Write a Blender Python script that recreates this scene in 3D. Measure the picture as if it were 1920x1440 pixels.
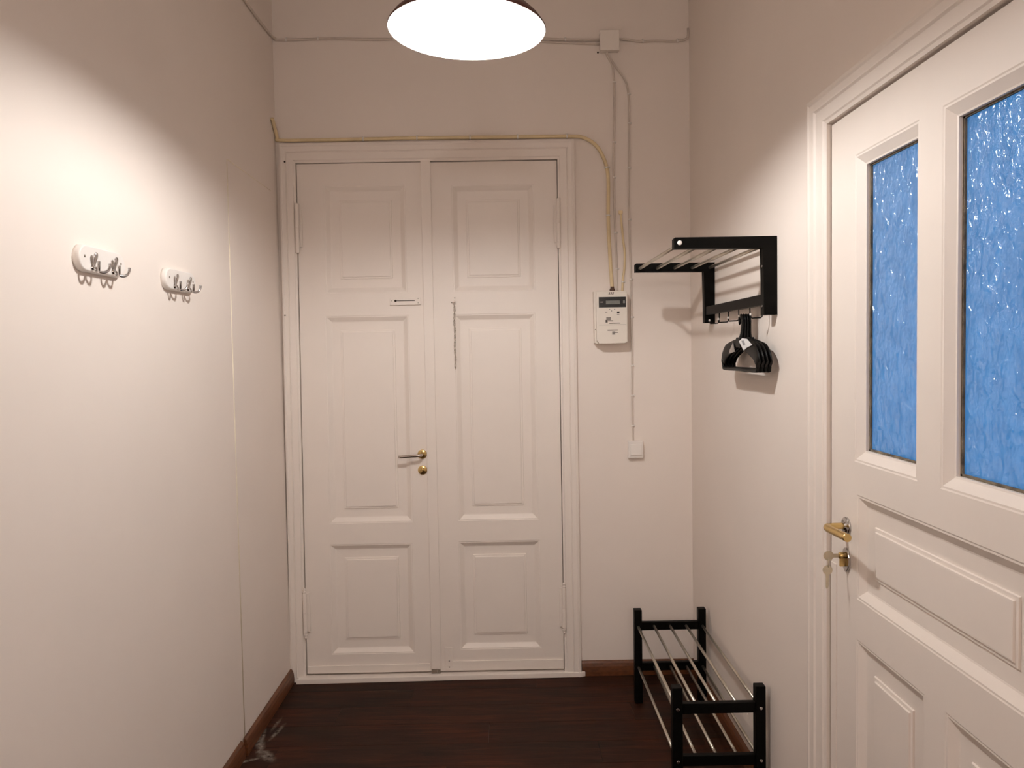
import bpy, bmesh, math, random
from mathutils import Vector, Matrix

for o in list(bpy.data.objects):
    bpy.data.objects.remove(o)
SC = bpy.context.scene
COL = SC.collection

# ---------------------------------------------------------------- room size (metres)
D = 3.674          # back wall
XL = -1.063        # left wall
XR = 0.878         # right wall
YB = -4.2          # wall behind the camera
CEIL = 3.35
LAMP = Vector((-0.0874, 2.03, 2.3985))     # centre of the pendant shade's rim

# ---------------------------------------------------------------- camera
yaw, pitch, roll = math.radians(.367), math.radians(2.505), math.radians(1.0)
fwd = Vector((math.sin(yaw)*math.cos(pitch), math.cos(yaw)*math.cos(pitch), -math.sin(pitch)))
r0 = Vector((math.cos(yaw), -math.sin(yaw), 0))
d0 = fwd.cross(r0)
right = r0*math.cos(roll) + d0*math.sin(roll)
down = -r0*math.sin(roll) + d0*math.cos(roll)
cd = bpy.data.cameras.new('camera')
cd.sensor_fit = 'HORIZONTAL'; cd.sensor_width = 36.0
cd.lens = 1450/1920*36.0
cd.clip_start = 0.02
cam = bpy.data.objects.new('camera', cd); COL.objects.link(cam)
m = Matrix((right, -down, -fwd)).transposed().to_4x4()
m.translation = Vector((0, 0, 1.575))
cam.matrix_world = m
SC.camera = cam

# ---------------------------------------------------------------- world: even blue dusk outside
w = bpy.data.worlds.new('dusk'); SC.world = w; w.use_nodes = True
bg = w.node_tree.nodes['Background']
bg.inputs[0].default_value = (0.0, 0.41, 1.05, 1); bg.inputs[1].default_value = 1.36

# ---------------------------------------------------------------- exposure and lamp strength
BULB_POWER = 1075.0
BULB_COLOR = (0.985, 0.985, 0.985)
FILL_POWER = 68.0  # strength of the added, unseen fill globe
FILL_COLOR = (0.97, 0.94, 0.93)
SC.view_settings.view_transform = 'Standard'
SC.view_settings.look = 'None'
SC.view_settings.exposure = 0.0
SC.view_settings.gamma = 1.0
SC.view_settings.use_curve_mapping = False

# ---------------------------------------------------------------- materials
MATS = {}
def mat(name, col, rough=.5, metal=0., noise=0., nscale=8., bump=0., bscale=60., spec=.5, coat=0., stretch=(1, 1, 1), rand=0.):
    mt = bpy.data.materials.new(name); mt.use_nodes = True
    nt = mt.node_tree; b = nt.nodes['Principled BSDF']
    b.inputs['Base Color'].default_value = (*col, 1)
    b.inputs['Roughness'].default_value = rough
    b.inputs['Metallic'].default_value = metal
    b.inputs['Specular IOR Level'].default_value = spec
    b.inputs['Coat Weight'].default_value = coat
    if noise or bump:
        g = nt.nodes.new('ShaderNodeNewGeometry')
        mp = nt.nodes.new('ShaderNodeMapping'); mp.inputs['Scale'].default_value = stretch
        nt.links.new(g.outputs['Position'], mp.inputs['Vector'])
    if noise:
        n = nt.nodes.new('ShaderNodeTexNoise'); n.inputs['Scale'].default_value = nscale
        n.inputs['Detail'].default_value = 6
        nt.links.new(mp.outputs[0], n.inputs['Vector'])
        r = nt.nodes.new('ShaderNodeValToRGB')
        r.color_ramp.elements[0].position = .3; r.color_ramp.elements[1].position = .7
        r.color_ramp.elements[0].color = (*[c*(1-noise) for c in col], 1)
        r.color_ramp.elements[1].color = (*[min(1, c*(1+noise)) for c in col], 1)
        nt.links.new(n.outputs['Fac'], r.inputs[0])
        nt.links.new(r.outputs[0], b.inputs['Base Color'])
    if bump:
        n2 = nt.nodes.new('ShaderNodeTexNoise'); n2.inputs['Scale'].default_value = bscale
        n2.inputs['Detail'].default_value = 3
        nt.links.new(mp.outputs[0], n2.inputs['Vector'])
        bp = nt.nodes.new('ShaderNodeBump'); bp.inputs['Strength'].default_value = bump
        bp.inputs['Distance'].default_value = .004
        nt.links.new(n2.outputs['Fac'], bp.inputs['Height'])
        nt.links.new(bp.outputs[0], b.inputs['Normal'])
    MATS[name] = mt
    return mt

mat('wall_paint', (.91, .805, .725), .85, noise=.012, nscale=3, bump=.10, bscale=22, spec=.2)
mat('ceiling_paint', (.91, .84, .765), .9, noise=.01, nscale=3, spec=.2)
mat('door_paint', (.91, .81, .73), .42, noise=.012, nscale=6, bump=.06, bscale=30, spec=.35)
mat('skirting_wood', (.125, .040, .012), .45, noise=.35, nscale=7, stretch=(6, 1, 14))
mat('black_lacquer', (.0026, .0022, .0017), .45, noise=.15, nscale=20, spec=.08)
mat('black_plastic', (.004, .0035, .003), .4, noise=.1, nscale=30, spec=.2)
mat('hanger_plastic', (.0032, .0028, .0024), .45, noise=.1, nscale=30, spec=.2)
mat('rod_steel', (.62, .58, .50), .30, 1., noise=.04, nscale=40)
mat('chrome', (.56, .54, .53), .12, 1., noise=.02, nscale=40)
mat('brass', (.70, .50, .21), .30, 1., noise=.06, nscale=40)
mat('nickel', (.60, .54, .48), .22, 1., noise=.04, nscale=40)
mat('key_metal', (.62, .55, .42), .38, 1., noise=.08, nscale=60)
mat('white_plastic', (.90, .83, .77), .35, noise=.01, nscale=20)
mat('box_plastic', (.92, .83, .745), .45, noise=.01, nscale=20)
mat('meter_plastic', (.86, .775, .68), .4, noise=.015, nscale=20)
mat('meter_black', (.010, .009, .009), .25)
mat('lcd', (.20, .20, .18), .2, noise=.06, nscale=60)
mat('print_grey', (.28, .24, .21), .6, noise=.3, nscale=300)
mat('print_dark', (.10, .075, .06), .6, noise=.2, nscale=300)
mat('grey_cable', (.70, .60, .52), .6, noise=.06, nscale=18)
mat('cream_cable', (.82, .65, .39), .6, noise=.08, nscale=14)
mat('caulk', (.86, .76, .60), .7, noise=.08, nscale=20)
mat('brown_rubber', (.10, .045, .025), .6)
mat('clip_white', (.86, .80, .74), .5)
mat('hole_dark', (.035, .018, .010), .9)  # dark colour painted in for the shade inside holes
mat('old_screw', (.30, .25, .20), .5, .6)
mat('putty', (.16, .125, .085), .8, noise=.6, nscale=35)
mat('shade_brown', (.085, .030, .022), .45, noise=.15, nscale=30)
mat('shade_white', (.80, .77, .72), .6)
mat('paper_white', (.85, .84, .83), .6)
mat('paper_print', (.36, .36, .37), .6, noise=.4, nscale=260)
mat('clear_strap', (.34, .30, .27), .25, noise=.2, nscale=40)
mat('old_chain', (.60, .52, .45), .45, .3, noise=.25, nscale=120)
mat('slab', (.05, .035, .03), .9)

def laminate():
    mt = bpy.data.materials.new('dark_laminate'); mt.use_nodes = True
    nt = mt.node_tree; b = nt.nodes['Principled BSDF']; L = nt.links.new
    g = nt.nodes.new('ShaderNodeNewGeometry')
    oi = nt.nodes.new('ShaderNodeObjectInfo')
    off = nt.nodes.new('ShaderNodeVectorMath'); off.operation = 'MULTIPLY_ADD'
    comb = nt.nodes.new('ShaderNodeCombineXYZ')
    L(oi.outputs['Random'], comb.inputs[0]); L(oi.outputs['Random'], comb.inputs[1])
    off.inputs[1].default_value = (37, 11, 0)
    L(comb.outputs[0], off.inputs[0]); L(g.outputs['Position'], off.inputs[2])
    mp = nt.nodes.new('ShaderNodeMapping'); mp.inputs['Scale'].default_value = (1.6, 16, 1)
    L(off.outputs[0], mp.inputs[0])
    n = nt.nodes.new('ShaderNodeTexNoise'); n.inputs['Scale'].default_value = 2.2; n.inputs['Detail'].default_value = 9
    n.inputs['Roughness'].default_value = .68; n.inputs['Distortion'].default_value = .9
    L(mp.outputs[0], n.inputs['Vector'])
    r = nt.nodes.new('ShaderNodeValToRGB'); e = r.color_ramp.elements
    e[0].position = .30; e[0].color = (.0085, .0036, .0016, 1)
    e[1].position = .74; e[1].color = (.050, .0190, .0082, 1)
    x = e.new(.52); x.color = (.023, .0092, .0042, 1)
    L(n.outputs['Fac'], r.inputs[0])
    # broad patches of redder and greyer tone, each board with its own value
    n2 = nt.nodes.new('ShaderNodeTexNoise'); n2.inputs['Scale'].default_value = 1.5; n2.inputs['Detail'].default_value = 2
    mp2 = nt.nodes.new('ShaderNodeMapping'); mp2.inputs['Scale'].default_value = (1.2, 4, 1)
    L(off.outputs[0], mp2.inputs[0]); L(mp2.outputs[0], n2.inputs['Vector'])
    mx = nt.nodes.new('ShaderNodeMix'); mx.data_type = 'RGBA'; mx.blend_type = 'MULTIPLY'
    mx.inputs['Factor'].default_value = .85
    r2 = nt.nodes.new('ShaderNodeValToRGB'); e = r2.color_ramp.elements
    e[0].position = .35; e[0].color = (.62, .72, .78, 1); e[1].position = .66; e[1].color = (1.7, 1.05, .80, 1)
    L(n2.outputs['Fac'], r2.inputs[0]); L(r.outputs[0], mx.inputs[6]); L(r2.outputs[0], mx.inputs[7])
    # dried plaster dust, smeared beside the left skirting
    def smear(cx, cy, ang, la, lb):
        s = nt.nodes.new('ShaderNodeVectorMath'); s.operation = 'SUBTRACT'; s.inputs[1].default_value = (cx, cy, 0)
        L(g.outputs['Position'], s.inputs[0])
        mr = nt.nodes.new('ShaderNodeMapping'); mr.vector_type = 'TEXTURE'
        mr.inputs['Rotation'].default_value = (0, 0, ang); mr.inputs['Scale'].default_value = (la, lb, 1)
        L(s.outputs[0], mr.inputs[0])
        ln = nt.nodes.new('ShaderNodeVectorMath'); ln.operation = 'LENGTH'; L(mr.outputs[0], ln.inputs[0])
        mrg = nt.nodes.new('ShaderNodeMapRange'); mrg.inputs[1].default_value = .15; mrg.inputs[2].default_value = 1
        mrg.inputs[3].default_value = 1; mrg.inputs[4].default_value = 0
        L(ln.outputs['Value'], mrg.inputs[0]); return mrg.outputs[0]
    acc = None
    for a in ((-1.008, 3.235, 1.50, .075, .010), (-1.033, 3.14, 1.75, .085, .010), (-1.022, 3.06, 1.9, .13, .024),
              (-.985, 3.17, 1.4, .09, .012), (-1.03, 2.945, .5, .075, .012), (-.975, 2.985, 2.3, .08, .03)):
        s = smear(*a)
        if acc is None: acc = s
        else:
            ad = nt.nodes.new('ShaderNodeMath'); ad.operation = 'MAXIMUM'; L(acc, ad.inputs[0]); L(s, ad.inputs[1]); acc = ad.outputs[0]
    n3 = nt.nodes.new('ShaderNodeTexNoise'); n3.inputs['Scale'].default_value = 55; n3.inputs['Detail'].default_value = 4
    L(g.outputs['Position'], n3.inputs['Vector'])
    mr3 = nt.nodes.new('ShaderNodeMapRange'); mr3.inputs[1].default_value = .34; mr3.inputs[2].default_value = .75
    L(n3.outputs['Fac'], mr3.inputs[0])
    mu = nt.nodes.new('ShaderNodeMath'); mu.operation = 'MULTIPLY'; L(acc, mu.inputs[0]); L(mr3.outputs[0], mu.inputs[1])
    mx2 = nt.nodes.new('ShaderNodeMix'); mx2.data_type = 'RGBA'
    L(mu.outputs[0], mx2.inputs['Factor']); L(mx.outputs[2], mx2.inputs[6]); mx2.inputs[7].default_value = (.36, .31, .26, 1)
    L(mx2.outputs[2], b.inputs['Base Color'])
    b.inputs['Roughness'].default_value = .55
    b.inputs['Specular IOR Level'].default_value = .12
    bp = nt.nodes.new('ShaderNodeBump'); bp.inputs['Strength'].default_value = .12; bp.inputs['Distance'].default_value = .002
    L(n.outputs['Fac'], bp.inputs['Height']); L(bp.outputs[0], b.inputs['Normal'])
    MATS['dark_laminate'] = mt
laminate()

def hammered_glass():
    """Obscured cathedral glass: diffusing body that lets the dusk through, shiny rippled front face."""
    mt = bpy.data.materials.new('rippled_glass'); mt.use_nodes = True
    nt = mt.node_tree; L = nt.links.new
    for n in list(nt.nodes):
        if n.type == 'BSDF_PRINCIPLED': nt.nodes.remove(n)
    out = nt.nodes['Material Output']
    g = nt.nodes.new('ShaderNodeNewGeometry')
    mp = nt.nodes.new('ShaderNodeMapping'); mp.inputs['Scale'].default_value = (1, 1, .8)
    L(g.outputs['Position'], mp.inputs[0])
    v = nt.nodes.new('ShaderNodeTexNoise'); v.inputs['Scale'].default_value = 58; v.inputs['Detail'].default_value = .8
    v.inputs['Distortion'].default_value = .6
    L(mp.outputs[0], v.inputs['Vector'])
    n = nt.nodes.new('ShaderNodeTexNoise'); n.inputs['Scale'].default_value = 30; n.inputs['Detail'].default_value = 2
    L(mp.outputs[0], n.inputs['Vector'])
    ad = nt.nodes.new('ShaderNodeMath'); ad.operation = 'ADD'; L(v.outputs['Fac'], ad.inputs[0]); L(n.outputs['Fac'], ad.inputs[1])
    bp = nt.nodes.new('ShaderNodeBump'); bp.inputs['Strength'].default_value = 1.0; bp.inputs['Distance'].default_value = .0118
    L(ad.outputs[0], bp.inputs['Height'])
    tc = nt.nodes.new('ShaderNodeValToRGB'); e = tc.color_ramp.elements
    e[0].position = .36; e[0].color = (.82, .87, .91, 1); e[1].position = .66; e[1].color = (.97, .98, 1, 1)
    L(n.outputs['Fac'], tc.inputs[0])
    tr = nt.nodes.new('ShaderNodeBsdfTranslucent'); L(tc.outputs[0], tr.inputs['Color'])
    gl = nt.nodes.new('ShaderNodeBsdfGlossy'); gl.inputs['Roughness'].default_value = .11; gl.inputs['Color'].default_value = (1, 1, 1, 1)
    L(bp.outputs[0], gl.inputs['Normal'])
    fr = nt.nodes.new('ShaderNodeFresnel'); fr.inputs['IOR'].default_value = 1.72
    mx = nt.nodes.new('ShaderNodeMixShader'); L(fr.outputs[0], mx.inputs[0]); L(tr.outputs[0], mx.inputs[1]); L(gl.outputs[0], mx.inputs[2])
    L(mx.outputs[0], out.inputs['Surface'])
    MATS['rippled_glass'] = mt
hammered_glass()

def emissive(name, col, strength):
    mt = bpy.data.materials.new(name); mt.use_nodes = True
    b = mt.node_tree.nodes['Principled BSDF']
    b.inputs['Base Color'].default_value = (.9, .9, .9, 1)
    b.inputs['Emission Color'].default_value = (*col, 1); b.inputs['Emission Strength'].default_value = strength
    MATS[name] = mt
emissive('bulb_glow', BULB_COLOR, BULB_POWER)
emissive('fill_glow', FILL_COLOR, FILL_POWER)

# ---------------------------------------------------------------- mesh helpers (all in world coordinates)
def BM(): return bmesh.new()

def box(bm, x0, x1, y0, y1, z0, z1, bev=0., seg=2):
    if x0 > x1: x0, x1 = x1, x0
    if y0 > y1: y0, y1 = y1, y0
    if z0 > z1: z0, z1 = z1, z0
    vs = [bm.verts.new(p) for p in ((x0, y0, z0), (x1, y0, z0), (x1, y1, z0), (x0, y1, z0), (x0, y0, z1), (x1, y0, z1), (x1, y1, z1), (x0, y1, z1))]
    fs = [bm.faces.new([vs[i] for i in q]) for q in ((0, 3, 2, 1), (4, 5, 6, 7), (0, 1, 5, 4), (1, 2, 6, 5), (2, 3, 7, 6), (3, 0, 4, 7))]
    if bev:
        es = list({e for f in fs for e in f.edges})
        bmesh.ops.bevel(bm, geom=es, offset=bev, segments=seg, profile=.6, affect='EDGES')
    return bm

def frame_of(t):
    t = t.normalized()
    a = Vector((0, 0, 1)) if abs(t.z) < .9 else Vector((1, 0, 0))
    u = t.cross(a).normalized(); return u, t.cross(u).normalized()

def smooth_path(pts, n=6):
    P = [Vector(p) for p in pts]; out = []
    for i in range(len(P)-1):
        a = P[max(i-1, 0)]; b = P[i]; c = P[i+1]; d = P[min(i+2, len(P)-1)]
        for k in range(n):
            t = k/n
            out.append(.5*((2*b) + (c-a)*t + (2*a-5*b+4*c-d)*t*t + (3*b-a-3*c+d)*t**3))
    out.append(P[-1]); return out

def tube(bm, pts, r, seg=8, flat=None):
    """round tube along pts; r is a number or one per point; flat=(axis, factor) squashes the section along a world axis"""
    P = [Vector(p) for p in pts]; n = len(P)
    R = r if isinstance(r, (list, tuple)) else [r]*n
    rings = []; pu = None
    for i in range(n):
        t = (P[min(i+1, n-1)] - P[max(i-1, 0)])
        u, v = frame_of(t)
        if pu is not None:
            u = (pu - t.normalized()*pu.dot(t.normalized())).normalized(); v = t.normalized().cross(u)
        pu = u; ring = []
        for k in range(seg):
            a = 2*math.pi*k/seg; off = (u*math.cos(a) + v*math.sin(a))*R[i]
            if flat: off[flat[0]] *= flat[1]
            ring.append(bm.verts.new(P[i]+off))
        rings.append(ring)
    for i in range(n-1):
        for k in range(seg):
            f = bm.faces.new((rings[i][k], rings[i][(k+1) % seg], rings[i+1][(k+1) % seg], rings[i+1][k])); f.smooth = True
    bm.faces.new(rings[0][::-1]); bm.faces.new(rings[-1]); return bm

def lathe(bm, prof, org, axis, seg=20, smooth=True):
    """prof = [(radius, height along axis)] from org"""
    org = Vector(org); ax = Vector(axis).normalized(); u, v = frame_of(ax); rings = []
    for r, h in prof:
        if r < 1e-6: rings.append([bm.verts.new(org+ax*h)])
        else: rings.append([bm.verts.new(org+ax*h+(u*math.cos(2*math.pi*k/seg)+v*math.sin(2*math.pi*k/seg))*r) for k in range(seg)])
    for a, b in zip(rings[:-1], rings[1:]):
        for k in range(seg):
            k2 = (k+1) % seg
            if len(a) == 1 and len(b) == 1: continue
            if len(a) == 1: q = (a[0], b[k], b[k2])
            elif len(b) == 1: q = (a[k], a[k2], b[0])
            else: q = (a[k], a[k2], b[k2], b[k])
            f = bm.faces.new(q); f.smooth = smooth
    return bm

def prism(bm, poly, fn, d0, d1, bev=0.):
    """closed polygon [(u, w)] extruded d0..d1; fn(u, d, w) -> world"""
    a = [bm.verts.new(fn(u, d0, w)) for u, w in poly]; b = [bm.verts.new(fn(u, d1, w)) for u, w in poly]; n = len(poly)
    fs = [bm.faces.new(a), bm.faces.new(b[::-1])]
    for i in range(n): fs.append(bm.faces.new((a[i], b[i], b[(i+1) % n], a[(i+1) % n])))
    if bev:
        bmesh.ops.bevel(bm, geom=list(fs[0].edges)+list(fs[1].edges), offset=bev, segments=2, profile=.6, affect='EDGES')
    return bm

ORG = {}
def obj(name, bm, material, parent=None, recalc=True, origin=None):
    if recalc: bmesh.ops.recalc_face_normals(bm, faces=bm.faces[:])
    xs = [v.co for v in bm.verts]
    lo = Vector([min(c[i] for c in xs) for i in range(3)]); hi = Vector([max(c[i] for c in xs) for i in range(3)])
    org = Vector(origin) if origin else Vector(((lo.x+hi.x)/2, (lo.y+hi.y)/2, lo.z))
    for v in bm.verts: v.co -= org
    me = bpy.data.meshes.new(name); bm.to_mesh(me); bm.free()
    me.materials.append(MATS[material])
    o = bpy.data.objects.new(name, me); COL.objects.link(o); o.location = org
    ORG[o] = org.copy()
    if parent is not None: adopt(o, parent)
    return o
def adopt(o, parent):
    o.parent = parent; o.matrix_parent_inverse = Matrix.Translation(-ORG[parent])
def empty(name, loc):
    o = bpy.data.objects.new(name, None); o.empty_display_size = .05; COL.objects.link(o); o.location = loc
    ORG[o] = Vector(loc); return o
def tag(o, label, cat, group=None):
    o['label'] = label; o['category'] = cat
    if group: o['group'] = group
    return o
def struct(o, label=None, cat=None):
    o['kind'] = 'structure'
    if label: o['label'] = label
    if cat: o['category'] = cat
    return o
def plabel(o, label): o['label'] = label; return o

back = lambda u, d, w: Vector((u, D+d, w))       # d>0 goes into the wall
rightw = lambda u, d, w: Vector((XR+d, u, w))
leftw = lambda u, d, w: Vector((XL-d, u, w))

def wall_box(bm, fn, u0, u1, d0, d1, w0, w1, bev=0., seg=2):
    a = fn(u0, d0, w0); b = fn(u1, d1, w1)
    return box(bm, a.x, b.x, a.y, b.y, a.z, b.z, bev, seg)

# ================================================================ SETTING
# floor: slab with separate laminate boards running across the hall
b = BM(); box(b, XL-.15, XR+.15, YB-.15, D+.3, -.08, -.009)
floor = struct(obj('floor', b, 'slab'), 'dark brown laminate floor of long narrow boards', 'floor')
random.seed(4)
PW = .167; row = 0; y1 = 3.712; meshes = {}
while y1 > YB:
    y0 = y1-PW
    joints = [XL, XR]
    first = {0: .112, 1: -.46, 2: .52, 3: -.10, 4: .34}.get(row, random.uniform(-.9, .7))
    j = first
    joints.append(j)
    if j+1.28 < XR: joints.append(j+1.28)
    if j-1.28 > XL: joints.append(j-1.28)
    joints.sort()
    for xa, xb in zip(joints[:-1], joints[1:]):
        if xb-xa < .02: continue
        key = round(xb-xa, 3)
        if key not in meshes:
            bb = BM(); box(bb, -(xb-xa)/2+.0005, (xb-xa)/2-.0005, -PW/2+.0005, PW/2-.0005, -.009, 0)
            me = bpy.data.meshes.new('floor_board'); bb.to_mesh(me); bb.free(); me.materials.append(MATS['dark_laminate']); meshes[key] = me
        p = bpy.data.objects.new('floor_board', meshes[key]); COL.objects.link(p)
        p.location = ((xa+xb)/2, (y0+y1)/2, 0); ORG[p] = Vector(p.location); adopt(p, floor)
    y1 = y0; row += 1

b = BM(); box(b, XL-.15, XR+.15, YB-.15, D+.3, CEIL, CEIL+.1)
struct(obj('ceiling', b, 'ceiling_paint'), 'high white painted ceiling of the hall', 'ceiling')

b = BM(); box(b, XL-.15, XL, YB-.15, D+.3, 0, CEIL)
wl = struct(obj('wall_left', b, 'wall_paint'), 'long white wall with two coat hook rails', 'wall')
b = BM(); prism(b, [(3.005, 0), (3.662, 0), (3.655, 2.318), (3.018, 2.325)], leftw, 0, -.0022, .0008)
plabel(obj('cover_panel', b, 'wall_paint', wl), 'flush boarded panel standing slightly proud of the wall')
b = BM(); tube(b, [leftw(3.003, -.0005, .06), leftw(3.008, -.0005, 1.2), leftw(3.015, -.0005, 2.326)], .0025, 6)
tube(b, [leftw(3.015, -.0005, 2.327), leftw(3.57, -.0005, 2.32)], .0025, 6)
plabel(obj('caulk_seam', b, 'caulk', wl), 'yellowed caulk line around the boarded panel')

# back wall with the double-door opening
DX0, DX1, DZ1 = -1.0, .262, 2.474
b = BM()
box(b, XL-.15, DX0, D, D+.12, 0, CEIL); box(b, DX1, XR+.15, D, D+.12, 0, CEIL)
box(b, DX0, DX1, D, D+.12, DZ1, CEIL); box(b, XL-.15, XR+.15, D+.12, D+.3, 0, CEIL)
wb = struct(obj('wall_back', b, 'wall_paint'), 'white end wall around the panelled double door', 'wall')
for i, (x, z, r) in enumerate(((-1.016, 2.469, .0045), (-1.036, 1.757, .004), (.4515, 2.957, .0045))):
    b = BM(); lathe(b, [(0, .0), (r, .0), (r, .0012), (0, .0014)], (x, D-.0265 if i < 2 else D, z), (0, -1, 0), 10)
    o = obj('nail_hole_disc', b, 'hole_dark' if i != 1 else 'old_screw', wb)  # flat discs standing for nail holes, hole shade put into the dark colour

# right wall with the glazed door opening
RY0, RY1, RZ1 = 1.105, 2.095, 2.170
b = BM()
box(b, XR, XR+.15, RY1, D, 0, CEIL); box(b, XR, XR+.15, YB-.15, RY0, 0, CEIL); box(b, XR, XR+.15, RY0, RY1, RZ1, CEIL)
struct(obj('wall_right', b, 'wall_paint'), 'white wall holding the black hat rack and the glazed door', 'wall')
b = BM(); box(b, XL-.15, XR+.15, YB-.15, YB, 0, CEIL)
struct(obj('wall_behind', b, 'wall_paint'), 'plain white wall closing the hall behind the viewer', 'wall')

# brown skirting boards
SK = [(0, 0), (.016, 0), (.017, .02), (.015, .045), (.011, .060), (.005, .069), (0, .071)]
def skirting(name, fn, u0, u1, label):
    bb = BM(); ring = []
    for u in (u0, u1): ring.append([bb.verts.new(fn(u, -d, h)) for d, h in SK])
    n = len(SK)
    for i in range(n):
        f = bb.faces.new((ring[0][i], ring[0][(i+1) % n], ring[1][(i+1) % n], ring[1][i]))
    bb.faces.new(ring[0]); bb.faces.new(ring[1][::-1])
    o = obj(name, bb, 'skirting_wood'); return struct(o, label, 'skirting board')
skirting('baseboard_left', leftw, YB, 2.962, 'long brown skirting board along the left wall nearer the viewer')
skirting('baseboard_left_corner', lambda u, d, w: leftw(u, d-.003, w), 2.982, 3.645, 'short brown skirting board under the boarded panel in the left corner')
skirting('baseboard_back', back, .337, XR, 'brown skirting board on the end wall behind the shoe rack')
skirting('baseboard_right', rightw, 2.205, D-.017, 'brown skirting board on the right wall behind the shoe rack')

# ---------------------------------------------------------------- mitred door casings
def casing(name, fn, u0, u1, w0, w1, a, c, t, prof, label):
    """three mitred boards round an opening u0..u1, top w1; widths a (low u side), c (high u side), t (head); prof [(fraction, height)]"""
    bb = BM(); rows = []
    for f, h in prof:
        rows.append([bb.verts.new(fn(u0-a*f, -h, w0)), bb.verts.new(fn(u0-a*f, -h, w1+t*f)), bb.verts.new(fn(u1+c*f, -h, w1+t*f)), bb.verts.new(fn(u1+c*f, -h, w0))])
    for r, s in zip(rows[:-1], rows[1:]):
        for i in range(3): bb.faces.new((r[i], r[i+1], s[i+1], s[i]))
    bb.faces.new([r[0] for r in rows]); bb.faces.new([r[3] for r in rows])
    o = obj(name, bb, 'door_paint'); return struct(o, label, 'door casing')
PROF = [(0, -.03), (0, .012), (.10, .014), (.14, .018), (.50, .019), (.55, .024), (.60, .022), (.80, .023), (.86, .026), (.97, .024), (1, .0)]
casing('trim_1', lambda u, d, w: back(u-.020*(1-w/2.47)*max(0, min(1, (-.3-u)/.68)), d, w), -.972, .254, 0, 2.466, .072, .080, .090, PROF, 'white moulded casing round the double door')
casing('trim_2', rightw, 1.118, 2.088, 0, 2.164, .112, .112, .088, PROF, 'white moulded casing round the glazed door')
# rebates behind the leaves
b = BM(); box(b, DX0, -.955, D+.05, D+.12, 0, DZ1); box(b, .235, DX1, D+.05, D+.12, 0, DZ1); box(b, DX0, DX1, D+.05, D+.12, 2.44, DZ1); box(b, -.37, -.31, D+.05, D+.12, 0, 2.44)
struct(obj('trim_3', b, 'door_paint'), 'narrow rebate of the frame behind the double door', 'door frame')
b = BM(); box(b, XR+.045, XR+.15, 2.06, RY1, 0, RZ1); box(b, XR+.045, XR+.15, RY0, 1.14, 0, RZ1); box(b, XR+.045, XR+.15, RY0, RY1, 2.13, RZ1); box(b, XR+.045, XR+.15, RY0, RY1, 0, .05)
struct(obj('trim_4', b, 'door_paint'), 'narrow rebate of the frame behind the glazed door', 'door frame')
b = BM(); prism(b, [(-1.045, 3.652), (-1.018, 3.652), (-1.030, 3.628), (.335, 3.648), (.352, 3.655), (.337, 3.70), (-1.045, 3.70)], lambda u, d, w: Vector((u, w, d)), 0, .024, .003)
struct(obj('trim_5', b, 'door_paint'), 'white threshold strip under the double door', 'threshold')

# ================================================================ PANELLED DOORS
MOULD = [(0, 0), (.003, .0015), (.007, .0015), (.026, .0145), (.030, .0155)]
FIELD = [(.030, .0155), (.068, .0165), (.0695, .0125), (.0775, .0122), (.0790, .0085), (.083, .0082)]
def leaf(fn, u0, u1, w0, w1, thick, ops):
    bb = BM()
    us = sorted({u0, u1, *[o[0] for o in ops], *[o[1] for o in ops]}); ws = sorted({w0, w1, *[o[2] for o in ops], *[o[3] for o in ops]})
    def quad(pts): bb.faces.new([bb.verts.new(fn(*p)) for p in pts])
    def inop(u, w_): return any(o[0] < u < o[1] and o[2] < w_ < o[3] for o in ops)
    for ua, ub in zip(us[:-1], us[1:]):
        for wa, wb_ in zip(ws[:-1], ws[1:]):
            if inop((ua+ub)/2, (wa+wb_)/2): continue
            quad([(ua, 0, wa), (ub, 0, wa), (ub, 0, wb_), (ua, 0, wb_)])
            quad([(ua, thick, wb_), (ub, thick, wb_), (ub, thick, wa), (ua, thick, wa)])
    for o in ops:
        rings = [[fn(o[0]+i, d, o[2]+i), fn(o[1]-i, d, o[2]+i), fn(o[1]-i, d, o[3]-i), fn(o[0]+i, d, o[3]-i)] for i, d in MOULD]
        i, d = MOULD[-1]
        rings.append([fn(o[0]+i, thick, o[2]+i), fn(o[1]-i, thick, o[2]+i), fn(o[1]-i, thick, o[3]-i), fn(o[0]+i, thick, o[3]-i)])
        rings.append([fn(o[0], thick, o[2]), fn(o[1], thick, o[2]), fn(o[1], thick, o[3]), fn(o[0], thick, o[3])])
        R = [[bb.verts.new(p) for p in r] for r in rings]
        for r, s in zip(R[:-1], R[1:]):
            for k in range(4): bb.faces.new((r[k], r[(k+1) % 4], s[(k+1) % 4], s[k]))
    for q in ([(u0, 0, w0), (u0, thick, w0), (u0, thick, w1), (u0, 0, w1)], [(u1, 0, w0), (u1, thick, w0), (u1, thick, w1), (u1, 0, w1)],
              [(u0, 0, w0), (u1, 0, w0), (u1, thick, w0), (u0, thick, w0)], [(u0, 0, w1), (u1, 0, w1), (u1, thick, w1), (u0, thick, w1)]): quad(q)
    return bb
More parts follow.
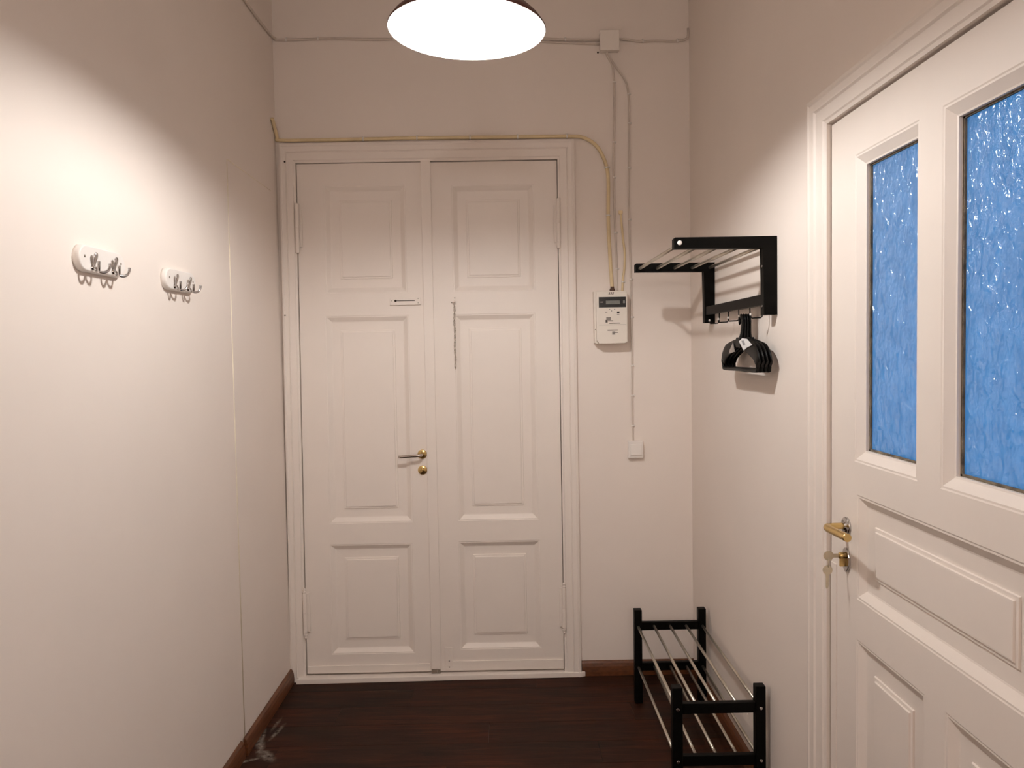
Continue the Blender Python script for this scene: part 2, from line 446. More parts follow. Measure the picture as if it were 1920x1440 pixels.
def field(fn, o, thick=.03, grow=.004):
    bb = BM(); rings = [[(FIELD[0][0]-grow, thick)], [(FIELD[0][0]-grow, FIELD[0][1])]]
    prof = [(FIELD[0][0]-grow, thick), (FIELD[0][0]-grow, FIELD[0][1])]+FIELD
    R = [[bb.verts.new(p) for p in (fn(o[0]+i, d, o[2]+i), fn(o[1]-i, d, o[2]+i), fn(o[1]-i, d, o[3]-i), fn(o[0]+i, d, o[3]-i))] for i, d in prof]
    for r, s in zip(R[:-1], R[1:]):
        for k in range(4): bb.faces.new((r[k], r[(k+1) % 4], s[(k+1) % 4], s[k]))
    bb.faces.new(R[-1]); bb.faces.new(R[0][::-1]); return bb

def shear(u, d, w_):   # the old left leaf hangs a little out of true
    return back(u-.020*(1-w_/2.47)*max(0, min(1, (-.3-u)/.68)), d, w_)
opsL = [(-.845, -.462, 1.856, 2.362), (-.850, -.458, .760, 1.751), (-.853, -.463, .124, .660)]
opsR = [(-.247, .142, 1.854, 2.355), (-.245, .140, .762, 1.750), (-.247, .145, .135, .663)]
d1 = struct(obj('door_1', leaf(shear, -.9685, -.3485, .032, 2.4635, .042, opsL), 'door_paint', recalc=False), 'left leaf of the white double door with brass rosettes', 'door')
for o in opsL: obj('panel', field(shear, o), 'door_paint', d1)
d2 = struct(obj('door_2', leaf(back, -.3465, .2505, .032, 2.462, .042, opsR), 'door_paint', recalc=False), 'right leaf of the white double door with a hanging chain', 'door')
for o in opsR: obj('panel', field(back, o), 'door_paint', d2)
b = BM(); wall_box(b, back, -.388, -.341, -.010, -.0003, .046, 2.474, .003)
obj('cover_strip', b, 'door_paint', d1)
b = BM(); prism(b, [(-.986, .034), (-.395, .036), (-.395, .072), (-.986, .070)], back, -.006, .0, .0015); obj('kick_board', b, 'door_paint', d1)
b = BM(); prism(b, [(-.322, .036), (.247, .036), (.247, .080), (-.322, .082)], back, -.006, .0, .0015); obj('kick_board', b, 'door_paint', d2)
b = BM(); wall_box(b, back, -.322, -.285, -.009, -.0055, .040, .150, .0015); bp_ = obj('bolt_plate', b, 'door_paint', d2)
for z in (.055, .085):
    b = BM(); lathe(b, [(0, 0), (.0032, 0), (.0032, .001), (0, .0016)], back(-.302, -.009, z), (0, -1, 0), 8); obj('screw', b, 'old_screw', bp_)
b = BM(); wall_box(b, back, -.388, -.362, -.014, -.0095, .030, .048, .001); wall_box(b, back, -.360, -.345, -.012, -.0095, .026, .044, .001)
obj('floor_bolt', b, 'old_screw', d1)

def hinge(x, z0, z1, finial, parent, side):
    bb = BM(); r = .010; zm = (z0+z1)/2; yy = D-.021
    if finial:
        f = .028
        prof = [(0, 0), (.004, .001), (.007, .006), (.006, .011), (.004, .013), (.009, .017), (.009, .022), (.006, .025), (r, .028)]
        L_ = z1-z0
        prof += [(r, .030), (r, L_/2-.004), (r, L_/2-.001), (r*.8, L_/2), (r, L_/2+.001), (r, L_/2+.004), (r, L_-.030)] + [(a, L_-h) for a, h in prof[::-1]]
    else:
        L_ = z1-z0
        prof = [(0, 0), (r*.8, .001), (r, .004), (r, .007), (r, .028), (r, .03), (r*.85, .031), (r, .032), (r, .035), (r, L_/2-.004), (r, L_/2-.001), (r*.8, L_/2), (r, L_/2+.001), (r, L_/2+.004), (r, L_-.007), (r, L_-.004), (r*.8, L_-.001), (0, L_)]
    lathe(bb, prof, (x, yy, z0), (0, 0, 1), 12)
    box(bb, min(x, x+side*.020), max(x, x+side*.020), D-.010, D-.001, z0+.03, z1-.03, .001, 1)
    return obj('hinge', bb, 'door_paint', parent)
hinge(-.969, 2.046, 2.279, False, d1, 1); hinge(-.985, .212, .458, True, d1, 1)
hinge(.254, 2.048, 2.282, False, d2, -1); hinge(.254, .212, .460, True, d2, -1)

# lever handle, lock rosette
def rosette(bb, fn, u, w_, r):
    o = fn(u, 0, w_); ax = fn(u, -1, w_)-o
    lathe(bb, [(0, 0), (r, 0), (r, .004), (r*.94, .006), (r*.90, .0064), (.0105, .0070), (.0095, .011), (0, .0113)], o, ax, 28)
b = BM(); P = smooth_path([back(-.410, -.010, 1.087), back(-.410, -.030, 1.087), back(-.414, -.041, 1.0865), back(-.428, -.044, 1.085), back(-.47, -.044, 1.083), back(-.517, -.044, 1.081)], 4)
tube(b, P, .0072, 12); h = plabel(obj('lever_handle', b, 'nickel', d1), 'polished steel lever')
b = BM(); rosette(b, back, -.410, 1.087, .0222); plabel(obj('rosette', b, 'brass', h), 'round brass rosette')
b = BM(); rosette(b, back, -.410, 1.011, .0222); lk = plabel(obj('lock_rosette', b, 'brass', d1), 'round brass lock rosette')
b = BM(); lathe(b, [(0, .011), (.008, .011), (.008, .019), (0, .019)], back(-.410, 0, 1.014), (0, -1, 0), 14); wall_box(b, back, -.4115, -.4085, -.034, -.018, 1.006, 1.028, .001); obj('thumb_turn', b, 'brass', lk)
# chain keeper plate and chain
b = BM(); prism(b, [(-.546, 1.796), (-.400, 1.797), (-.400, 1.832), (-.546, 1.830)], back, -.009, 0, .002); tk = plabel(obj('chain_track', b, 'door_paint', d1), 'white slotted plate for the door chain')
b = BM(); wall_box(b, back, -.516, -.428, -.0098, -.0088, 1.8150, 1.8185); lathe(b, [(0, .0088), (.0055, .0088), (.0055, .0098), (0, .0098)], back(-.519, 0, 1.8165), (0, -1, 0), 12); obj('painted_slot', b, 'hole_dark', tk)  # slot drawn as a raised dark piece, its inner shade painted
for u, z in ((-.412, 1.826), (-.412, 1.806), (-.537, 1.817)):
    b = BM(); lathe(b, [(0, 0), (.003, 0), (.003, .001), (0, .0016)], back(u, -.0088, z), (0, -1, 0), 8); obj('screw', b, 'old_chain', tk)
b = BM(); wall_box(b, back, -.252, -.232, -.006, 0, 1.797, 1.832, .002); lathe(b, [(0, 0), (.006, 0), (.006, .01), (.003, .016), (0, .017)], back(-.243, -.005, 1.808), (0, -1, 0), 10)
cp = plabel(obj('chain_mount', b, 'door_paint', d2), 'small white painted plate holding the chain')
for u, z in ((-.240, 1.826), (-.2545, 1.8045)):
    b = BM(); lathe(b, [(0, 0), (.0028, 0), (.0028, .001), (0, .0016)], back(u, -.006 if u > -.25 else -.001, z), (0, -1, 0), 8); obj('screw', b, 'old_screw', cp)
b = BM(); z = 1.803; k = 0
while z > 1.505:
    c = Vector((-.2425+.0012*math.sin(k*.6), D-.010, z)); pts = []
    for i in range(11):
        a = 2*math.pi*i/10; s = .0042*math.cos(a); t = .0088*math.sin(a)
        th = k*1.05+.5
        pts.append(c+Vector((s*math.cos(th), s*math.sin(th), t)))
    tube(b, pts, .0017, 5); z -= .0112; k += 1
lathe(b, [(0, 0), (.004, .001), (.005, .012), (.0022, .016), (0, .017)], Vector((-.2425, D-.009, 1.495)), (0, 0, 1), 8)
ch = plabel(obj('chain', b, 'old_chain', cp), 'short twisted door chain hanging straight down')

# ---------------------------------------------------------------- glazed side door
opsG = [(1.646, 1.946, 1.278, 2.046), (1.258, 1.558, 1.278, 2.046)]
opsP = [(1.262, 1.932, .929, 1.196), (1.613, 1.934, .15, .826), (1.262, 1.535, .15, .826)]
d3 = struct(obj('door_3', leaf(rightw, 1.122, 2.083, .012, 2.158, .042, opsG+opsP), 'door_paint', recalc=False), 'white side door with two rippled blue glass panes', 'door')
for o in opsP: obj('panel', field(rightw, o), 'door_paint', d3)
for i, o in enumerate(opsG):
    b = BM(); wall_box(b, rightw, o[0]+.026, o[1]-.026, .0285, .0325, o[2]+.026, o[3]-.026)
    obj('glass_pane', b, 'rippled_glass', d3)
    b = BM(); x0, x1, y0, y1 = o[0]+.0305, o[1]-.0305, o[2]+.0305, o[3]-.0305; t = .0055
    for q in ((x0, x0+t, y0, y1), (x1-t, x1, y0, y1), (x0, x1, y0, y0+t*.9), (x0, x1, y1-t*.7, y1)):
        wall_box(b, rightw, q[0], q[1], .0235, .0285, q[2], q[3])
    obj('putty_line', b, 'putty', d3)
b = BM(); P = smooth_path([rightw(1.988, -.010, 1.103), rightw(1.988, -.036, 1.103), rightw(1.983, -.052, 1.1025), rightw(1.968, -.057, 1.102), rightw(1.92, -.057, 1.103), rightw(1.858, -.056, 1.104)], 4)
tube(b, P, [.0085]*8+[.010]*(len(P)-8), 12); h = plabel(obj('lever_handle', b, 'brass', d3), 'brass lever')
def oval(bb, fn, u, w_, ru, rw, dep):
    n = 24; poly = [(u+ru*math.cos(2*math.pi*k/n), w_+rw*math.sin(2*math.pi*k/n)) for k in range(n)]
    prism(bb, poly, fn, 0, -dep, .002)
b = BM(); rosette(b, rightw, 1.988, 1.103, .0235); plabel(obj('rosette', b, 'chrome', h), 'chrome rosette')
b = BM(); oval(b, rightw, 1.986, 1.015, .020, .032, .006); lk = plabel(obj('lock_plate', b, 'chrome', d3), 'oval chrome lock plate')
b = BM(); lathe(b, [(0, .006), (.0085, .006), (.0085, .020), (.007, .022), (0, .022)], rightw(1.986, 0, 1.026), (-1, 0, 0), 14); wall_box(b, rightw, 1.982, 1.990, -.020, -.006, .998, 1.02, .001)
plabel(obj('lock_cylinder', b, 'brass', lk), 'brass lock cylinder')
b = BM(); wall_box(b, rightw, 1.9845, 1.9875, -.040, -.021, 1.021, 1.031)
n = 18; prism(b, [(-.049+.0135*math.cos(2*math.pi*k/n), 1.026+.0125*math.sin(2*math.pi*k/n)) for k in range(n)], lambda u, d, w_: rightw(1.986+d, u, w_), -.0013, .0013)
plabel(obj('key_in_lock', b, 'key_metal', lk), 'key stuck in the lock')
b = BM(); ring = [rightw(1.981+.004*math.cos(a)-.002, -.052+.002*math.cos(a), 1.008+.011*math.sin(a)) for a in [2*math.pi*k/14 for k in range(15)]]
tube(b, ring, .0011, 6)
prism(b, [(-.055+.0125*math.cos(2*math.pi*k/n), .991+.0125*math.sin(2*math.pi*k/n)) for k in range(n)], lambda u, d, w_: rightw(1.978+d, u, w_), -.0013, .0013)
prism(b, [(-.0595, .980), (-.0525, .980), (-.0505, .972), (-.0525, .968), (-.0505, .963), (-.053, .958), (-.051, .954), (-.054, .944), (-.0575, .942), (-.0595, .945)], lambda u, d, w_: rightw(1.978+d, u, w_), -.001, .001)
plabel(obj('spare_key', b, 'key_metal', lk), 'second key dangling from the key ring')

b = BM(); wall_box(b, rightw, 2.048, 2.0815, -.003, .0, .014, .985, .001); obj('edge_strip', b, 'door_paint', d3)

# ================================================================ PENDANT LAMP
TILT = Matrix.Rotation(math.radians(1.6), 4, 'Y')
pl = tag(empty('pendant_lamp', (LAMP.x, LAMP.y, CEIL)), 'brown pendant lamp with bright white dish hanging from the ceiling', 'lamp')
b = BM()
prof = [(.190, 0), (.1915, .003), (.179, .020), (.153, .044), (.122, .069), (.092, .092), (.062, .110), (.036, .119),
        (.034, .116), (.060, .106), (.089, .088), (.119, .064), (.150, .040), (.175, .017), (.1865, .003), (.190, 0)]
lathe(b, prof[:9], (0, 0, 0), (0, 0, 1), 64)
b.transform(Matrix.Translation(LAMP) @ TILT @ Matrix.Scale(1.062, 4)); plabel(obj('lamp_shade', b, 'shade_brown', pl), 'brown outside of the shade')
b = BM(); lathe(b, prof[8:], (0, 0, 0), (0, 0, 1), 64)
b.transform(Matrix.Translation(LAMP) @ TILT @ Matrix.Scale(1.062, 4)); plabel(obj('reflector', b, 'shade_white', pl), 'white inside of the shade')
for k in range(3):
    a = 2*math.pi*k/3; b = BM(); tube(b, [(.036*math.cos(a), .036*math.sin(a), .1175), (.014*math.cos(a), .014*math.sin(a), .120)], .002, 6)
    b.transform(Matrix.Translation(LAMP) @ TILT @ Matrix.Scale(1.062, 4)); obj('carrier_arm', b, 'shade_brown', pl)
b = BM(); lathe(b, [(.0, .027), (.014, .030), (.025, .041), (.029, .055), (.026, .071), (.018, .085), (.014, .098), (0, .100)], (0, 0, 0), (0, 0, 1), 20)
b.transform(Matrix.Translation(LAMP) @ TILT @ Matrix.Scale(1.062, 4)); plabel(obj('light_bulb', b, 'bulb_glow', pl), 'glowing warm white bulb')
b = BM(); lathe(b, [(0, .096), (.016, .096), (.018, .128), (.006, .155), (0, .156)], (0, 0, 0), (0, 0, 1), 16); b.transform(Matrix.Translation(LAMP) @ TILT @ Matrix.Scale(1.062, 4)); obj('bulb_socket', b, 'shade_white', pl)
b = BM(); tube(b, [LAMP+Vector((.008, 0, .150)), (LAMP.x+.004, LAMP.y, 2.9), (LAMP.x, LAMP.y, CEIL-.02)], .0032, 8); obj('cord', b, 'shade_brown', pl)
b = BM(); lathe(b, [(.0, 0), (.012, 0), (.045, .035), (.05, .05), (0, .05)], (LAMP.x, LAMP.y, CEIL-.05), (0, 0, 1), 24); obj('ceiling_rose', b, 'shade_brown', pl)

# fill globe added out of view behind the viewer to brighten the hall
gl_ = tag(empty('added_fill_globe', (-.09, -2.9, CEIL)), 'added fill light, an unseen globe hanging behind the viewer', 'lamp')
GZ = 2.35
b = BM(); lathe(b, [(.0, -.15)]+[(.15*math.sin(math.radians(t)), -.15*math.cos(math.radians(t))) for t in range(12, 170, 12)]+[(.03, .148), (0, .148)], (-.09, -2.9, GZ), (0, 0, 1), 24)
obj('fill_globe', b, 'fill_glow', gl_)
b = BM(); lathe(b, [(.0, 0), (.035, 0), (.035, .05), (.012, .07), (0, .07)], (-.09, -2.9, GZ+.14), (0, 0, 1), 24); obj('fitting', b, 'nickel', gl_)
b = BM(); tube(b, [(-.09, -2.9, GZ+.20), (-.09, -2.9, CEIL-.02)], .004, 8); obj('cord', b, 'shade_brown', gl_)
b = BM(); lathe(b, [(.0, 0), (.012, 0), (.045, .035), (.05, .05), (0, .05)], (-.09, -2.9, CEIL-.05), (0, 0, 1), 24); obj('ceiling_rose', b, 'nickel', gl_)

# ================================================================ BLACK SHOE RACK
sr = tag(empty('shoe_rack', (.70, 2.98, 0)), 'black wooden shoe rack with two tiers of steel rods', 'shoe rack')
SX0, SX1, SY0, SY1, PT = .543, .860, 2.570, 3.392, .034
for y in (SY0, SY1-PT):
    for x in (SX0, SX1-PT):
        b = BM(); box(b, x, x+PT, y, y+PT, 0, .420, .003); obj('post', b, 'black_lacquer', sr)
    for z in (.327, .145):
        b = BM(); box(b, SX0+PT, SX1-PT, y+.006, y+PT-.006, z, z+.036, .0025); obj('rail', b, 'black_lacquer', sr)
for z in (.345, .163):
    for k in range(5):
        x = .560+k*.0708
        b = BM(); tube(b, [(x, SY0+.012, z), (x, SY1-.012, z)], .0058, 12); obj('rod', b, 'rod_steel', sr)
    for x in (.560, SX1-PT/2):
        b = BM(); lathe(b, [(0, 0), (.0062, 0), (.0055, .0012), (.003, .0012), (0, .0004)], (x, SY0, z), (0, -1, 0), 12); obj('screw', b, 'chrome', sr)

# ================================================================ HAT RACK
hr = tag(empty('hat_rack', (.72, 2.89, 1.674)), 'black wall hat rack with steel rods and small hooks', 'hat rack')
HY = (2.500, 3.248); HT = .034; HZ0, HZ1 = 1.675, 1.928
for i, y in enumerate(HY):
    b = BM(); prism(b, [(.545, HZ1-.036), (.834, HZ1-.036), (.834, HZ0), (XR, HZ0), (XR, HZ1), (.549, HZ1), (.545, HZ1-.004)], lambda u, d, w_: Vector((u, d, w_)), y, y+HT, .0022)
    br = obj('bracket', b, 'black_lacquer', hr)
    if i == 0:
        b = BM(); lathe(b, [(0, 0), (.0078, 0), (.0078, .001), (.006, .0022), (0, .0024)], (.563, y, HZ1-.0175), (0, -1, 0), 16); plabel(obj('screw', b, 'white_plastic', br), 'pale round screw cap')
        for z in (1.833, 1.704):
            b = BM(); lathe(b, [(0, 0), (.0042, 0), (.0042, .001), (0, .0016)], (.834, y+.017, z), (-1, 0, 0), 10); obj('screw', b, 'chrome', br)
for k in range(5):
    x = .562+k*.0735
    b = BM(); tube(b, [(x, HY[0]+HT-.01, 1.906), (x, HY[1]+.010, 1.906)], .0062, 12); obj('rod', b, 'rod_steel', hr)
b = BM(); box(b, .838, .856, HY[0]+HT, HY[1], 1.708, 1.743, .0015); obj('hook_rail', b, 'black_lacquer', hr)
HOOKY = [2.562+.1295*k for k in range(5)]
for y in HOOKY:
    b = BM(); P = [(.849, y, 1.712), (.849, y, 1.676), (.8475, y, 1.671), (.843, y, 1.668), (.815, y, 1.667), (.8115, y, 1.669), (.810, y, 1.677)]
    tube(b, P, .0022, 8); hk = obj('hook', b, 'black_plastic', hr)
    b = BM(); lathe(b, [(0, 0), (.0034, .001), (.0038, .004), (.003, .008), (0, .009)], (.810, y, 1.675), (0, 0, 1), 8); plabel(obj('hook_tip', b, 'white_plastic', hk), 'pale hook tip')

# ================================================================ CLOTHES HANGERS on the second hook from the near bracket
HYC = HOOKY[1]
HL = ('black plastic clothes hanger with a white paper tag, front of the bunch',
      'black plastic clothes hanger just behind the tagged front one in the bunch',
      'black plastic clothes hanger second nearest the wall in the bunch',
      'black plastic clothes hanger nearest the wall in the bunch')
for k in range(4):
    xh = .8195+.0085*k                 # where the hook sits on the wire
    xb = .8115+.0128*k                  # where the body hangs
    e = tag(empty('clothes_hanger', (xb, HYC, 1.487)), HL[k], 'clothes hanger', 'bunch of black hangers on the hat rack')
    b = BM()   # shoulders: one arched bar, thin at the neck, broad at the ends
    pts = []; rad = []
    for i in range(25):
        s = -1+2*i/24; a = abs(s)
        yy = HYC+.208*s; zz = 1.590-.046*a**1.2-.030*(max(0, a-.72)/.28)**2
        pts.append((xb, yy, zz)); rad.append((.0130+.0130*min(1, a*1.4)) if a < .96 else .019)
    tube(b, pts, rad, 14, flat=(0, .0058/.026))
    obj('shoulders', b, 'hanger_plastic', e)
    b = BM(); P = smooth_path([(xb, HYC-.196, 1.523), (xb, HYC-.193, 1.499), (xb, HYC-.172, 1.4935), (xb, HYC, 1.4945), (xb, HYC+.172, 1.4935), (xb, HYC+.193, 1.499), (xb, HYC+.196, 1.523)], 4)
    tube(b, P, .0062, 10); obj('trouser_bar', b, 'hanger_plastic', e)
    b = BM()   # hook: flat strip rising from the neck, curling over the wire
    hk = [(xb, HYC-.004, 1.588), (xb*.7+xh*.3, HYC-.005, 1.602), (xb*.2+xh*.8, HYC-.007, 1.618), (xh, HYC-.010, 1.640), (xh, HYC-.012, 1.663)]
    for a in range(0, 221, 22):
        t = math.radians(180-a); hk.append((xh, HYC+.0055+.0175*math.cos(t)*1.0, 1.664+.0155*math.sin(t)))
    hp = smooth_path(hk, 3); nh = len(hp)
    tube(b, hp, [.0115-.0030*min(1, i/(nh*.35)) for i in range(nh)], 10, flat=(0, .46)); obj('hanger_hook', b, 'hanger_plastic', e)
    b = BM(); box(b, xb-.0060, xb+.0060, HYC-.026, HYC+.022, 1.570, 1.606, .003); obj('neck_block', b, 'hanger_plastic', e)
    if k == 0:
        tg = lambda u, d, w_: Vector((.8030+d, HYC+u, w_))
        b = BM(); prism(b, [(-.022, 1.592), (-.060, 1.602), (-.110, 1.599), (-.165, 1.578), (-.110, 1.570), (-.075, 1.560)], tg, 0, .0012); t_ = plabel(obj('paper_tag', b, 'paper_white', e), 'white paper tag folded over the shoulder')
        b = BM(); prism(b, [(-.052, 1.594), (-.080, 1.594), (-.096, 1.580), (-.074, 1.577)], tg, -.0006, .0); obj('tag_print', b, 'paper_print', t_)
        b = BM(); prism(b, [(.050, 1.588), (.090, 1.562), (.100, 1.548), (.030, 1.556)], tg, .0005, .0015); plabel(obj('plastic_strap', b, 'clear_strap', e), 'greyish plastic strap round the bunch')

# ================================================================ COAT HOOK RAILS on the left wall
def hook_rail(y0, y1, z0, z1, label):
    e = tag(empty('coat_hook_rail', (XL+.015, (y0+y1)/2, z0)), label, 'coat hooks', 'white coat hook rails on the left wall')
    bb = BM(); r = (z1-z0)/2; zc = (z0+z1)/2; rr = r*1.0; poly = []
    for cx, a0 in ((y1-rr, -90), (y0+rr, 90)):
        for k in range(13):
            a = math.radians(a0+15*k); poly.append((cx+rr*math.cos(a), zc+r*math.sin(a)))
    loops = []
    for d, s in ((0, 1.), (.006, 1.), (.011, .985), (.0155, .95), (.0175, .90), (.018, .85)):
        loops.append([bb.verts.new(leftw((u-(y0+y1)/2)*(1-(1-s)*r/((y1-y0)/2))+(y0+y1)/2, -d, zc+(w_-zc)*s)) for u, w_ in poly])
    n = len(poly)
    for a, c in zip(loops[:-1], loops[1:]):
        for k in range(n):
            f = bb.faces.new((a[k], a[(k+1) % n], c[(k+1) % n], c[k])); f.smooth = True
    bb.faces.new(loops[0]); bb.faces.new(loops[-1][::-1])
    obj('back_plate', bb, 'white_plastic', e)
    L_ = y1-y0
    for f in (.11, .89):
        bb = BM(); lathe(bb, [(0, 0), (.0035, 0), (.0035, .0008), (0, .0014)], leftw(y0+L_*f, -.018, zc+.004), (1, 0, 0), 10); obj('screw', bb, 'old_screw', e)
    for f in (.255, .695):
        yc = y0+L_*f; zb = zc-.020
        bb = BM()
        # upper leaf-shaped prong standing up against the plate
        pts = [leftw(yc, -(.0225+.004*t+.004*t*t), zb-.002+.038*t) for t in [k/8 for k in range(9)]]
        tube(bb, pts, [.0042, .0044, .0050, .0060, .0070, .0080, .0084, .0074, .0032], 12, flat=(0, .5))
        lathe(bb, [(.008, 0), (.008, .002), (.005, .007), (0, .012)], leftw(yc, -.018, zb-.002), (1, 0, 0), 12)
        for s in (-1, 1):
            P = smooth_path([leftw(yc, -.022, zb), leftw(yc+s*.004, -.030, zb-.010), leftw(yc+s*.012, -.038, zb-.013), leftw(yc+s*.021, -.045, zb-.009), leftw(yc+s*.027, -.0485, zb+.002), leftw(yc+s*.028, -.049, zb+.011)], 5)
            tube(bb, P, [.0038]*(len(P)-3)+[.0041, .0042, .0034], 10)
        plabel(obj('double_hook', bb, 'chrome', e), 'chrome double hook')
    return e
hook_rail(1.918, 2.150, 1.790, 1.858, 'white coat hook rail with chrome hooks, the one nearer the viewer')
hook_rail(2.402, 2.634, 1.783, 1.851, 'white coat hook rail with chrome hooks, the one nearer the double door')

# ================================================================ ELECTRICITY METER
e = tag(empty('electricity_meter', (.49, D-.04, 1.592)), 'white electricity meter with a small display on the end wall', 'electricity meter')
MF = .078
b = BM(); prism(b, [(.414, 1.602), (.428, 1.596), (.560, 1.600), (.567, 1.612), (.568, 1.838), (.564, 1.843), (.416, 1.845), (.412, 1.842)], back, -.050, 0, .003); obj('base', b, 'meter_plastic', e)
b = BM(); prism(b, [(.420, 1.614), (.434, 1.602), (.438, 1.597), (.552, 1.598), (.564, 1.606), (.565, 1.832), (.560, 1.836), (.424, 1.837), (.421, 1.834)], back, -MF, -.0505, .004); fc = obj('front_cover', b, 'meter_plastic', e)
def mpx(x, y): return (.4075+(x-1112)*.002436, 1.8415-(y-545)*.002455)     # photo pixel on the face -> face coordinates
def patch(name, x0, x1, y0, y1, m_, par, dd=.0008, bev=0., skew=0):
    a = mpx(x0, y1); c = mpx(x1, y0); bb = BM()
    prism(bb, [(a[0], a[1]), (c[0], a[1]), (c[0]+skew, c[1]), (a[0]+skew, c[1])], back, -MF-dd, -MF+.001, bev); return obj(name, bb, m_, par)
b_ = patch('display_window', 1122, 1173.5, 556.5, 576, 'meter_black', fc, .0015, .0004)
e2 = b_
patch('screen', 1135.5, 1162, 563.3, 570, 'lcd', e, .0022)
patch('display_mark', 1125, 1130, 565, 567, 'print_grey', e, .0021); patch('sensor', 1168, 1172, 563.5, 568.5, 'lcd', e, .0022)
for x in (1140.5, 1144, 1147.5): patch('logo_stroke', x, x+2, 547.5, 552.5, 'print_dark', fc, .0006, 0, .004)
patch('button', 1156.5, 1161.2, 584, 587, 'meter_black', e, .002, .001)
for q in ((1141.5, 1143.5, 579, 580.5), (1145, 1147, 581.8, 583.5), (1151, 1153, 579, 580.7), (1134, 1138, 584.2, 585.6), (1156.5, 1161, 588.8, 589.8)): patch('print_mark', *q, 'print_grey', fc)
patch('print_block', 1136, 1145, 594.5, 600, 'print_grey', fc); patch('print_block', 1134.5, 1138.5, 599.5, 604.5, 'print_dark', fc); patch('print_block', 1139, 1149, 600.6, 602.2, 'print_dark', fc)
patch('print_line', 1141.5, 1162.5, 605.1, 606.6, 'print_dark', fc); patch('print_line', 1138, 1158, 618.4, 619.9, 'print_dark', fc)
patch('print_line', 1151, 1158, 622.6, 624, 'print_dark', fc); patch('print_block', 1147, 1152.5, 621.5, 627.5, 'print_grey', fc)
b = BM(); a = mpx(1117, 617); wall_box(b, back, a[0]-.0035, a[0]+.0035, -.0515, -.049, a[1]-.0015, a[1]+.0015, .0005); obj('seal_hole', b, 'hole_dark', e)
# seam between meter and terminal cover
patch('cover_seam', 1122, 1174, 608.8, 609.3, 'print_grey', fc, .0004)

# ================================================================ SWITCH AND JUNCTION BOX
e = tag(empty('light_switch', (.605, D-.015, 1.055)), 'white surface light switch at the end of a thin cable', 'light switch')
b = BM(); wall_box(b, back, .570, .642, -.024, 0, 1.052, 1.134, .004, 3); obj('housing', b, 'white_plastic', e)
b = BM(); prism(b, [(.580, 1.066), (.632, 1.066), (.632, 1.118), (.580, 1.118)], lambda u, d, w_: back(u, d-(.004 if w_ < 1.1 else 0), w_), -.027, -.020, .0015); obj('rocker', b, 'white_plastic', e)
e = tag(empty('junction_box', (.502, D-.02, 2.953)), 'square white junction box high on the end wall', 'junction box')
b = BM(); wall_box(b, back, .459, .546, -.030, 0, 2.954, 3.044, .004, 3); obj('box_base', b, 'box_plastic', e)
b = BM(); wall_box(b, back, .4575, .5475, -.040, -.0295, 2.9525, 3.0455, .003, 3); obj('lid', b, 'box_plastic', e)

# ================================================================ CABLES with clips
def cable(name, pts, r, m_, label, clips, n=5, clip_r=None):
    P = smooth_path(pts, n)
    bb = BM(); tube(bb, P, r, 8); o = tag(obj(name, bb, m_), label, 'cable')
    for q in clips:
        q = Vector(q); i = min(range(1, len(P)-1), key=lambda j: (P[j]-q).length)
        t = (P[i+1]-P[i-1]).normalized(); p = P[i]
        bb = BM(); tube(bb, [p-t*.003, p+t*.003], r*1.32, 8)
        nrm = Vector((0, 1, 0)) if abs(p.y-D) < .03 else Vector((-1, 0, 0))
        s = t.cross(nrm).normalized()
        lathe(bb, [(0, 0), (.0042, 0), (.0042, .006), (.0015, .0085), (0, .009)], p+s*(r+.0035)+nrm*r, -nrm, 8)
        obj('cable_clip', bb, 'clip_white', o)
    return o
def bk(x, z, r=.005): return back(x, -r, z)
cable('power_cable', [(XL+.006, 3.02, 3.046), (XL+.006, 3.27, 3.040), (XL+.006, 3.44, 3.036), (XL+.006, 3.62, 3.040), (XL+.016, D-.010, 3.040), bk(-1.03, 3.034), bk(-.8, 3.036), bk(-.55, 3.030), bk(-.3, 3.034), bk(-.05, 3.026), bk(.15, 3.024), bk(.3, 3.016), bk(.46, 3.012)],
      .0062, 'grey_cable', 'grey cable running high along the end wall into the junction box from the left', [bk(-1.0, 3.034), bk(-.86, 3.036), bk(-.52, 3.03), bk(.17, 3.024), bk(.3, 3.016)])
cable('power_cable', [bk(.05, 3.012), bk(.15, 3.011), bk(.3, 3.001), bk(.46, 2.993)], .0045, 'grey_cable', 'second thinner grey cable just under the first, left of the junction box', [])
cable('power_cable', [bk(.545, 3.017), bk(.60, 3.010), bk(.65, 3.003), bk(.72, 3.005), bk(.80, 3.002), bk(.85, 3.006), back(.872, -.006, 3.02), back(.873, -.006, 3.06)], .0055, 'grey_cable',
      'short grey cable from the junction box to the right corner', [bk(.665, 3.004), bk(.825, 3.003)])
cable('power_cable', [bk(.488, 2.956), bk(.500, 2.93), bk(.517, 2.895), bk(.524, 2.84), bk(.525, 2.7), bk(.520, 2.5), bk(.519, 2.3), bk(.523, 2.12), bk(.527, 1.98), bk(.528, 1.843)], .0050, 'grey_cable',
      'grey cable dropping from the junction box to the electricity meter', [bk(.5205, 2.56), bk(.519, 2.395), bk(.5225, 2.135), bk(.527, 1.94), bk(.524, 2.82)])
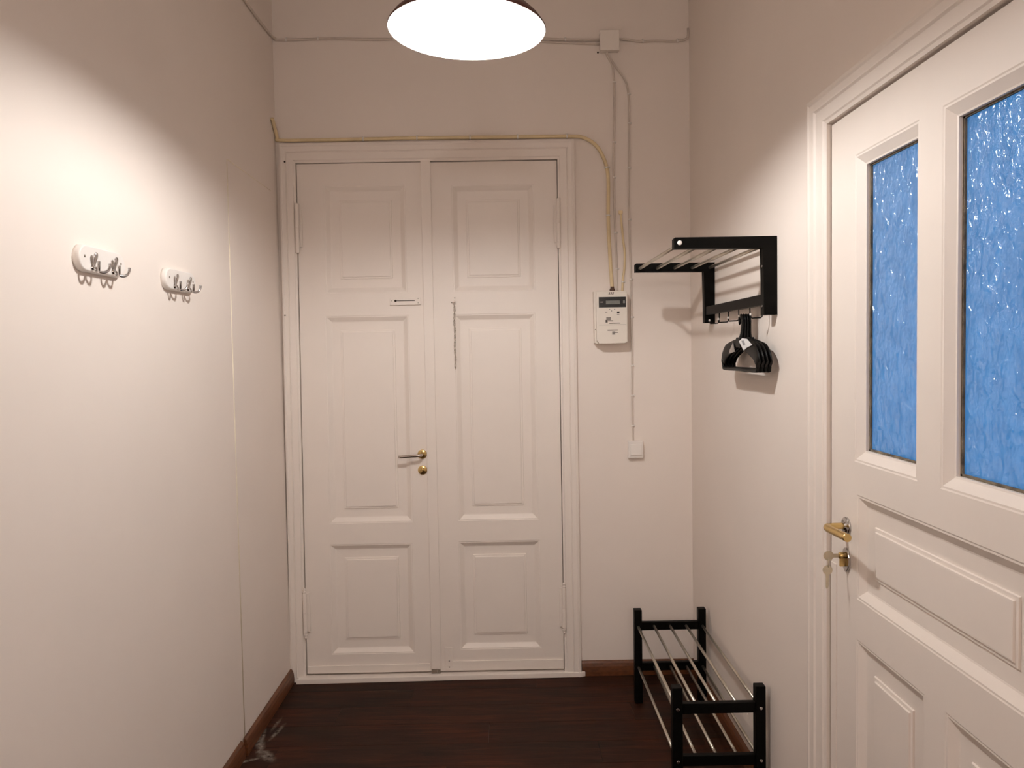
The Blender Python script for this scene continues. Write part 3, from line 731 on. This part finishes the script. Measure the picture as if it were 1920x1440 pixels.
cable('power_cable', [back(.494, -.007, 2.956), back(.508, -.012, 2.925), back(.535, -.012, 2.885), bk(.568, 2.84), bk(.588, 2.79), bk(.594, 2.70), bk(.592, 2.5), bk(.588, 2.3), bk(.590, 2.1), bk(.594, 1.9), bk(.596, 1.6), bk(.594, 1.35), bk(.595, 1.18), bk(.598, 1.125)], .0046, 'grey_cable',
      'long thin cable from the junction box down to the light switch', [bk(.5925, 2.755), bk(.592, 2.62), bk(.5885, 2.42), bk(.5895, 2.18), bk(.5945, 1.88), bk(.596, 1.69), bk(.595, 1.47), bk(.594, 1.37), bk(.595, 1.21)])
cb = cable('telephone_cable', [(XL+.009, 3.60, 2.655), (XL+.009, 3.635, 2.62), (XL+.012, 3.66, 2.585), back(-1.035, -.009, 2.572), back(-.8, -.009, 2.571), back(-.4, -.009, 2.573), back(0, -.009, 2.571), back(.30, -.009, 2.570), back(.38, -.009, 2.562), back(.44, -.009, 2.522), back(.478, -.009, 2.45), back(.492, -.009, 2.37), back(.490, -.009, 2.2), back(.494, -.009, 2.05), back(.502, -.009, 1.9), back(.505, -.009, 1.848)],
      .0085, 'cream_cable', 'cream coloured thick cable over the double door bending down to the meter', [back(-.64, -.009, 2.572), back(-.4, -.009, 2.573), back(-.16, -.009, 2.572), back(.08, -.009, 2.571), back(.30, -.009, 2.570), back(.485, -.009, 2.42), back(.49, -.009, 2.20)], 5)
b = BM(); lathe(b, [(.012, 0), (.013, .006), (.009, .013), (.0088, .02)], back(.5045, -.0095, 1.846), (0, 0, 1), 10); plabel(obj('cable_gland', b, 'brown_rubber', cb), 'brown rubber gland')
cb = cable('telephone_cable', [back(.549, -.006, 2.222), back(.552, -.006, 2.17), back(.560, -.006, 2.08), back(.566, -.006, 2.02), back(.563, -.006, 1.95), back(.556, -.006, 1.90), back(.552, -.006, 1.843)], .0052, 'cream_cable',
      'short cream cable rising from the meter and ending in a capped stub', [back(.558, -.006, 1.89)])
b = BM(); wall_box(b, back, .539, .558, -.012, 0, 2.205, 2.222, .002); obj('end_cap', b, 'cream_cable', cb)
